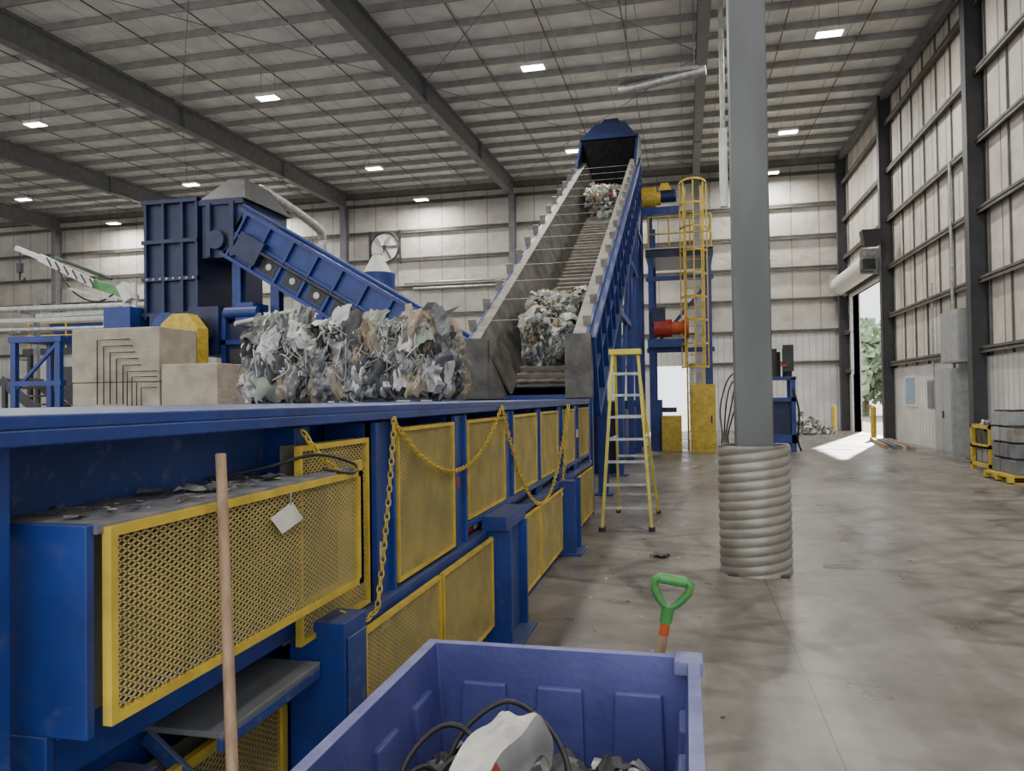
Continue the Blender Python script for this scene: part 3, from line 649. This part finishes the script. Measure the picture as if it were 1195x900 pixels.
b.box(-9.98,-8.9,13.93,14,5.85,5.97,NAVY); b.box(-9.75,-9.65,13.9,14,4.75,5.9,NAVY); b.box(-9.2,-9.1,13.9,14,4.75,5.9,NAVY)
b.cyl((-9.5,13.85,5.1),(-9.5,14,5.1),.2,NAVY,seg=18)
b.done(sh)
c2=empty('infeed_conveyor')
b=B('frame')
p0=Vector((-3.95,14,2.78)); p1=Vector((-8.9,14,5.72)); d=(p1-p0); L2=d.length; d.normalize(); nrm=Vector((-d.z,0,d.x))
if nrm.z<0: nrm=-nrm
b.M=Matrix(((d.x,0,nrm.x,p0.x),(0,1,0,p0.y),(d.z,0,nrm.z,p0.z),(0,0,0,1)))
for y in(0,1.5):
    b.box(0,L2,y,y+.05,-1.05,0,BLUE)
b.box(-.1,L2+.05,-.10,.0,-.07,0.0,BLUE); b.box(0,L2,-.10,0,-1.07,-1.0,BLUE); b.box(0,L2,-.07,0,-.56,-.50,BLUE); b.box(0,L2,0,1.55,-1.08,-1.05,NAVY)
k=.0
while k<L2: b.box(k,k+.05,-.09,0,-1.0,-.05,BLUE); b.box(k+.12,k+.5,-.012,0,-.94,-.62,GRAYD); b.cyl((k+.3,-.03,-.78),(k+.3,0,-.78),.07,GALV,seg=10); k+=.62
b.box(0,L2,.1,1.4,-.5,-.45,RUST)
k=.2
while k<L2: b.box(k,k+.06,.08,1.42,-.45,-.3,GRAYD); k+=.35
b.cyl((.0,-.16,-.6),(L2-.6,-.16,-.6),.035,GRAYD,seg=8)
b.cyl((.0,-.1,.08),(L2,-.1,.08),.03,BLUE,seg=8)
b.box(L2-.9,L2-.3,-.2,0,-.9,-.4,NAVY); b.cyl((.3,-.2,-.5),(.3,0,-.5),.28,NAVY,seg=20)
b.M=Matrix.Identity(4)
for x in(-5.2,-7.2):
    zt=2.78+(-3.95-x)*.594-1.25
    for y in(14.05,15.45): b.ibeam(x,y,0,zt,.16,.16,BLUE)
    b.beam((x,14.05,.4),(x,15.45,zt-.3),.08,.08,BLUE)
b.box(-4.6,-3.4,14,15.6,1.2,2.4,BLUE); b.box(-4.5,-3.5,14.1,15.5,0,1.2,NAVY)
b.done(c2)
b=B('concrete_block_pier')
b.box(-11.3,-9.4,12,13.1,0,1.05,CONC); b.box(-11.3,-9.4,12.01,13.1,1.06,2.1,CONC); b.box(-11.3,-9.4,12,13.1,2.11,3.12,CONC); b.box(-11.28,-9.42,12.04,13.08,.0,3.1,GRAYD); b.done(bevel=.02)
b=B('concrete_pier_step'); b.box(-9.36,-8.2,12,13.1,0,1.2,CONC); b.box(-9.36,-8.2,12,13.1,1.21,2.42,CONC); b.done(bevel=.02)
b=B('rebar_brackets')
for k in range(5):
    x=-10.7+k*.14; b.sweep([(x,11.96,1.7),(x,11.96,2.9-.12*k),(x+.7-.08*k,11.96,2.9-.12*k)],.011,GRAYD,seg=6)
for k in range(4): b.sweep([(-10.05+k*.1,11.96,1.6),(-10.05+k*.1,11.96,2.3-.1*k),(-9.42,11.96,2.3-.1*k)],.010,GRAYD,seg=6)
b.done()
b=B('yellow_guard_cover'); b.prism([(-10.3,0),(-9.45,0),(-9.45,3.2),(-9.7,3.5),(-10.05,3.5),(-10.3,3.3)],'y',13.2,13.55,YEL); b.box(-10.25,-9.5,13.17,13.2,2.5,2.55,YEL); b.done(bevel=.02)
b=B('knuckle_boom_crane')
b.box(-12.0,-11.35,13.6,14.4,3.2,3.75,BLUE); b.cyl((-11.7,14,0),(-11.7,14,3.2),.2,BLUE,seg=18); b.cyl((-11.7,14,3.75),(-11.7,14,4.15),.13,WHITE,seg=14)
b.beam((-11.6,13.8,4.05),(-12.4,13.8,4.30),.12,.2,GREEN); b.beam((-11.5,13.8,3.9),(-11.7,13.8,4.25),.2,.2,WHITE); b.beam((-12.3,13.8,4.25),(-13.8,13.8,4.95),.11,.16,WHITE); b.beam((-13.5,13.8,4.83),(-14.45,13.8,5.2),.07,.1,WHITE)
b.beam((-12.3,13.8,4.45),(-13.4,13.8,4.95),.03,.03,GREEN)
for k in range(6): b.beam((-12.3-k*.22,13.68,4.2+k*.103),(-12.42-k*.22,13.68,4.4+k*.103),.02,.03,GRAYD)
b.beam((-11.7,13.65,3.9),(-12.9,13.65,4.2),.05,.05,GALV); b.cyl((-11.8,13.6,4.35),(-13.0,13.6,4.8),.035,GRAYD)
b.cyl((-14.35,13.8,5.15),(-14.35,13.8,4.85),.012,BLACK,seg=6); b.cyl((-14.35,13.8,4.85),(-14.35,13.8,4.65),.07,GRAYD); b.sweep([(-14.35,13.8,4.65),(-14.35,13.8,4.5),(-14.27,13.8,4.44),(-14.21,13.8,4.52)],.02,BLACK)
b.beam((-11.8,14,3.7),(-14.5,14.4,3.75),.08,.09,GALV); b.cyl((-11.5,13.9,3.75),(-11.5,13.9,4.3),.06,WHITE)
b.sweep(spline([(-11.7,13.8,4.2),(-12.2,13.7,3.9),(-12.8,13.7,4.1),(-13.3,13.75,4.65)]),.02,BLACK,seg=6)
b.done()
b=B('blue_frame_stand')
for x in(-13.6,-12.5):
    b.box(x-.06,x+.06,12.9,13.0,0,3.1,BLUE)
b.box(-13.7,-12.4,12.88,13.02,3.0,3.12,BLUE); b.beam((-13.6,12.95,2.0),(-12.5,12.95,3.0),.06,.06,BLUE); b.box(-13.7,-12.4,12.88,13.02,2.1,2.2,BLUE)
b.box(-13.7,-12.4,13.0,13.9,3.02,3.1,BLUE)
for x in(-13.6,-12.5): b.box(x-.06,x+.06,13.8,13.9,0,3.02,BLUE)
b.done()
b=B('steel_stair')
for k in range(9):
    b.box(-15.6+k*.28,-15.3+k*.28,14.5,15.4,2.3-k*.2,2.34-k*.2,RUST)
b.beam((-15.6,14.48,2.3),(-13.0,14.48,.45),.05,.22,GRAYD); b.beam((-15.6,15.42,2.3),(-13.0,15.42,.45),.05,.22,GRAYD)
for x,z in((-15.5,2.2),(-13.1,.5)): b.box(x-.05,x+.05,14.45,14.53,0,z,GRAYD); b.box(x-.05,x+.05,15.37,15.45,0,z,GRAYD)
b.done()
# process piping and a conditioning press frame behind the crane
b=B('overhead_process_pipes')
for y,z,r,m in((18.0,4.55,.09,GALV),(18.3,4.25,.07,WHITE),(18.0,3.95,.06,GALV)):
    b.cyl((-24,y,z),(-12.3,y,z-.15),r,m,seg=10)
for x in(-22.5,-18.6,-15.2,-12.5):
    b.box(x-.06,x+.06,18.4,18.52,0,4.8,GRAY); b.box(x-.05,x+.05,17.85,18.5,4.35,4.42,GRAY); b.box(x-.05,x+.05,17.85,18.5,3.78,3.84,GRAY)
b.cyl((-12.3,18,4.4),(-12.3,18,2.2),.09,GALV,seg=10)
b.done()
b=B('sorting_press_machine')
b.box(-20.5,-16.2,20,22.5,0,3.3,CB); b.box(-20.6,-16.1,19.9,22.6,3.3,3.5,GRAYD); b.box(-16.1,-14.6,20.2,22.2,0,2.6,GRAY)
for x in(-20.4,-19.3,-18.2,-17.1): b.box(x,x+.12,19.88,20,0,3.3,GRAYD); 
b.box(-19.1,-18.3,19.92,20,1.0,2.9,GRAYD); b.box(-18.0,-17.2,19.92,20,2.2,2.9,YEL)
b.frus(-19.6,-17.6,20.4,22.0,3.5,-19.9,-17.3,20.2,22.2,4.3,BLUE); b.cyl((-16.0,21,2.6),(-16.0,21,3.9),.3,WHITE,seg=18); b.cyl((-15.2,20.8,2.6),(-15.2,20.8,3.3),.2,GRAYD)
for z in(3.9,4.3): b.cyl((-20.5,19.95,z),(-16.2,19.95,z),.025,YEL,seg=6)
for x in(-20.4,-19,-17.6,-16.3): b.cyl((x,19.95,3.5),(x,19.95,4.3),.025,YEL,seg=6)
b.done()
b=B('dust_collector'); b.cyl((-8.5,20,0),(-8.5,20,5.3),.5,BLUE,seg=24); b.cyl((-8.5,20,5.3),(-8.5,20,5.85),.42,WHITE,seg=24,r2=.12); b.cyl((-8.5,20,5.85),(-8.5,20,6.05),.16,WHITE); b.box(-8.9,-8.1,19.4,19.5,3.8,5.0,BLUE); b.done()
b=B('exhaust_fan'); fx,fz=-15.6,9.9
b.cyl((fx,YB-.25,fz),(fx,YB-.18,fz),.85,WHITE,seg=28); b.sweep([(fx+.8*math.cos(i*math.pi/14),YB-.28,fz+.8*math.sin(i*math.pi/14)) for i in range(28)],.05,GRAYD,closed=True)
for i in range(6):
    a=i*math.pi/3; b.beam((fx,YB-.28,fz),(fx+.7*math.cos(a),YB-.28,fz+.7*math.sin(a)),.03,.2,GALV,up=(math.sin(a+.5),.6,-math.cos(a+.5)))
b.cyl((fx,YB-.36,fz),(fx,YB-.25,fz),.13,GRAYD); b.box(fx-.9,fx-.8,YB-.3,YB-.2,fz-.9,fz+.9,GRAYD); b.box(fx+.8,fx+.9,YB-.3,YB-.2,fz-.9,fz+.9,GRAYD); b.done()
b=B('ventilation_duct')
b.sweep(spline([(-10.3,16.6,6.2),(-10.3,16.8,6.9),(-10.35,17.4,7.05),(-10.4,19.9,6.8),(-10.4,20.4,6.5),(-10.4,20.4,5.8),(-10.4,20.4,0)],6),.12,GALV,seg=14); b.done()
b=B('wall_pipes')
for z,x0,x1 in((7.9,-14.5,-9.0),(7.6,-14.0,-8.7),(6.4,-40,-20),(6.1,-40,-20),(5.6,-40,-19)):
    b.cyl((x0,YB-.3,z),(x1,YB-.3,z),.07,GALV,seg=8)
b.done()
b=B('storage_racks')
for x in range(-36,-20,4):
    for y in(34,35.2): b.box(x,x+.12,y,y+.12,0,4.6,GRAYD)
for z in(1.2,2.6,4.2): b.box(-36,-23.8,34,35.3,z,z+.12,TAB)
for i in range(16):
    z=random.choice([1.32,2.72,4.32]); x=U(-35.5,-25); b.box(x,x+U(.6,1.2),34.1,35.0,z,z+U(.4,.9),random.choice([CONC,CB,WHITE,GRAY]))
b.done()
# ---------------------------------------------------------------- bin, shovel, pole
bn=empty('plastic_bin')
b=B('tub')
x0,x1,y0,y1,zt=-1.01,.03,1.68,2.86,.75; t=.045; tp_=.05
def ring(x0,x1,y0,y1,z): return [(x0,y0,z),(x1,y0,z),(x1,y1,z),(x0,y1,z)]
O0=ring(x0+tp_,x1-tp_,y0+tp_,y1-tp_,.1); O1=ring(x0+.02,x1-.02,y0+.02,y1-.02,zt-.05)
I0=ring(x0+tp_+t,x1-tp_-t,y0+tp_+t,y1-tp_-t,.14); I1=ring(x0+t-.005,x1-t+.005,y0+t-.005,y1-t+.005,zt)
R0=ring(x0,x1,y0,y1,zt-.05); R1=ring(x0,x1,y0,y1,zt)
def band(a,c,m,flip=False):
    b.add(a+c,[((i,(i+1)%4,4+(i+1)%4,4+i) if not flip else (4+i,4+(i+1)%4,(i+1)%4,i)) for i in range(4)],m)
band(O0,O1,BIN); band(O1,R0,BINR); band(R0,R1,BINR); band(R1,I1,BINR); band(I0,I1,BIN,True)
b.add(I0,[(0,1,2,3)],BIN); b.add(O0,[(3,2,1,0)],BIN)
for i in range(3):
    xx=x0+.14+i*.29
    b.hexa([(xx,2.75,.2),(xx+.2,2.75,.2),(xx+.2,2.79,.2),(xx,2.79,.2),(xx+.015,2.785,.62),(xx+.185,2.785,.62),(xx+.185,2.82,.62),(xx+.015,2.82,.62)],BIN)
for i in range(3):
    yy=y0+.16+i*.33
    b.hexa([(x0+.08,yy,.2),(x0+.11,yy,.2),(x0+.11,yy+.2,.2),(x0+.08,yy+.2,.2),(x0+.04,yy+.015,.62),(x0+.072,yy+.015,.62),(x0+.072,yy+.185,.62),(x0+.04,yy+.185,.62)],BIN)
    b.hexa([(x1-.11,yy,.2),(x1-.08,yy,.2),(x1-.08,yy+.2,.2),(x1-.11,yy+.2,.2),(x1-.072,yy+.015,.62),(x1-.04,yy+.015,.62),(x1-.04,yy+.185,.62),(x1-.072,yy+.185,.62)],BIN)
for x in(x0+.08,x1-.2):
    for y in(y0+.08,y1-.2): b.box(x,x+.12,y,y+.12,0,.1,BIN)
b.box(x1-.09,x1+.012,y1-.09,y1+.015,zt-.05,zt+.008,BINR)
b.done(bn,bevel=.008)
b=B('scrap_contents')
b.box(x0+.14,x1-.14,y0+.14,y1-.14,.145,.28,SC[4])
for i in range(200):
    b.drape((U(x0+.2,x1-.2),U(y0+.2,y1-.22),U(.28,.46)),U(.12,.24),random.choice([SC[0],SC[2],SC[4],SC[1],SC[4],SC[2]]),(U(-.7,.7),U(-.7,.7),1),amp=.2,n=6)
prof=spline([(-.665,1.82,.50),(-.655,1.92,.60),(-.62,2.04,.685),(-.57,2.16,.735),(-.535,2.23,.745),(-.51,2.26,.72)],4)
vs=[];W=.115;n=len(prof)
for i,p in enumerate(prof):
    for k in range(5): vs.append((p.x+W*(k/4-.3),p.y+.02*k/4,p.z+.012*math.sin(k*1.9+i*.8)+(-.012 if k==4 else 0)))
b.add(vs,[(i*5+k,i*5+k+1,(i+1)*5+k+1,(i+1)*5+k) for i in range(n-1) for k in range(4)],OFFW,False)
side=[]
for i,p in enumerate(prof):
    e=Vector(vs[i*5+4]); side+= [e,e+Vector((.014,.0,-.03)),e+Vector((.018,.0,-.06)),e+Vector((.01,.0,-.12))]
b.add(side,[(i*4+k,i*4+k+1,(i+1)*4+k+1,(i+1)*4+k) for i in range(n-1) for k in range(3)],SC[0],True)
i0=int(n*.42)
b.add([Vector(v)+Vector((.004,-.002,.001)) for v in side],[(i*4+k,i*4+k+1,(i+1)*4+k+1,(i+1)*4+k) for i in range(2,i0) for k in (0,1)],RED,True)
b.drape((-.145,2.04,.655),.17,SC[0],(0,-.5,1),amp=.16,n=10); b.drape((-.80,2.0,.56),.2,SC[1],(0,-.3,1),n=7); b.drape((-.16,2.1,.56),.2,SC[2],(.3,-.3,1),n=7); b.drape((-.78,1.9,.55),.16,SC[3],(0,-.3,1),n=7)
for pts in([(-.83,1.98,.46),(-.845,2.15,.60),(-.78,2.3,.66),(-.68,2.3,.64),(-.62,2.2,.52)],[(-.76,2.15,.45),(-.74,2.35,.60),(-.62,2.48,.68),(-.48,2.42,.66),(-.38,2.3,.60),(-.33,2.15,.5)],[(-.80,1.9,.45),(-.84,2.05,.56),(-.79,2.2,.58),(-.7,2.2,.46)],[(-.72,1.9,.52),(-.73,2.05,.6),(-.68,2.2,.62),(-.66,2.1,.5)]):
    b.sweep(spline(pts),.009,BLACK,seg=8)
b.done(bn)
b=B('garden_shovel')
pt=Vector((-.085,3.02,.865)); pb=Vector((-.19,3.06,.30)); d=(pb-pt).normalized(); sx=Vector((1,0,-.15)).normalized()
b.cyl(pt,pt+d*.10,.019,ORANGE,seg=12); b.cyl(pt+d*.09,pb,.018,WOOD,seg=12)
up=-d
g=[pt,pt+up*.035-sx*.035,pt+up*.08-sx*.066,pt+up*.115-sx*.068,pt+up*.128-sx*.045,pt+up*.13,pt+up*.128+sx*.045,pt+up*.115+sx*.068,pt+up*.08+sx*.066,pt+up*.035+sx*.035]
b.sweep(g,.016,GREEN,seg=8,closed=True); b.cyl(pt+d*.05,pt+up*.02,.024,GREEN,seg=12); b.cyl(pt+up*.122-sx*.05,pt+up*.122+sx*.05,.021,GREEN,seg=12)
u=sx; w=u.cross(d)
bl_=[pb-u*.10,pb+u*.10,pb+u*.11+d*.2,pb+d*.30,pb-u*.11+d*.2]
b.add([p+w*.008 for p in bl_]+[p-w*.008 for p in bl_],[(0,1,2,3,4),(9,8,7,6,5)]+[(i,5+i,5+(i+1)%5,(i+1)%5) for i in range(5)],GALV)
b.done()
b=B('wooden_broom_handle'); b.cyl((-1.262,1.86,1.557),(-.985,1.53,.0),.0145,WOOD,seg=14,r2=.016); b.done()
b=B('floor_debris')
for i in range(200):
    x=U(-1.1,.2) if R()<.8 else U(-1,5); y=U(3.6,16)
    b.crumple((x,y,.005),U(.01,.04),random.choice([SC[0],SC[2],SC[4],SC[1]]),axis=(0,0,1),amp=.12,n=2)
b.crumple((-.3,8.2,.02),.3,SC[4],axis=(0,0,1),amp=.08,n=4); b.crumple((-.28,6.6,.01),.08,SC[4],axis=(0,0,1),amp=.1,n=3)
b.done()
# ---------------------------------------------------------------- trees outside
LEAF=mat('foliage',(.55,.62,.48),(.32,.42,.26),rough=.8,scale=2,bump=1,bscale=6)  # leaf colour paled to look overexposed and hazy
for (tx,ty,th) in((8,64,7.5),(11,62,8.5),(14,65,8),(17,62,8),(21,66,9),(12.5,70,10)):
    b=B('broadleaf_tree'); b.cyl((tx,ty,-.05),(tx,ty,th*.6),.25,WOOD,seg=8,r2=.12)
    for i in range(700):
        a=Vector((U(-1,1),U(-1,1),U(-1,1)))
        if a.length>1: continue
        p=Vector((tx,ty,th*.5))+Vector((a.x*2.9,a.y*2.2,a.z*th*.48)); b.crumple(p,.9,LEAF,n=2,amp=.4)
    b.done()
# ---------------------------------------------------------------- light & camera
w=bpy.data.worlds.new('World'); bpy.context.scene.world=w; w.use_nodes=True
bg=w.node_tree.nodes['Background']; bg.inputs[0].default_value=(.92,.95,1,1); bg.inputs[1].default_value=2.5
S=bpy.data.lights.new('sun','SUN'); S.energy=18; S.angle=.02; S.color=(1,.96,.88)
so=bpy.data.objects.new('sun',S); bpy.context.scene.collection.objects.link(so)
dirv=Vector((-3.7,-11,-6.1)); so.rotation_euler=dirv.to_track_quat('-Z','Y').to_euler(); so.location=(20,80,30)
cam=bpy.data.cameras.new('camera'); co=bpy.data.objects.new('camera',cam); bpy.context.scene.collection.objects.link(co)
cam.sensor_width=36; cam.lens=26.51; cam.clip_end=300
co.matrix_world=Matrix.Translation((0,0,1.7))@Matrix.Rotation(math.radians(13),4,'Z')@Matrix.Rotation(math.radians(91),4,'X')@Matrix.Rotation(math.radians(-.8),4,'Z')
bpy.context.scene.camera=co
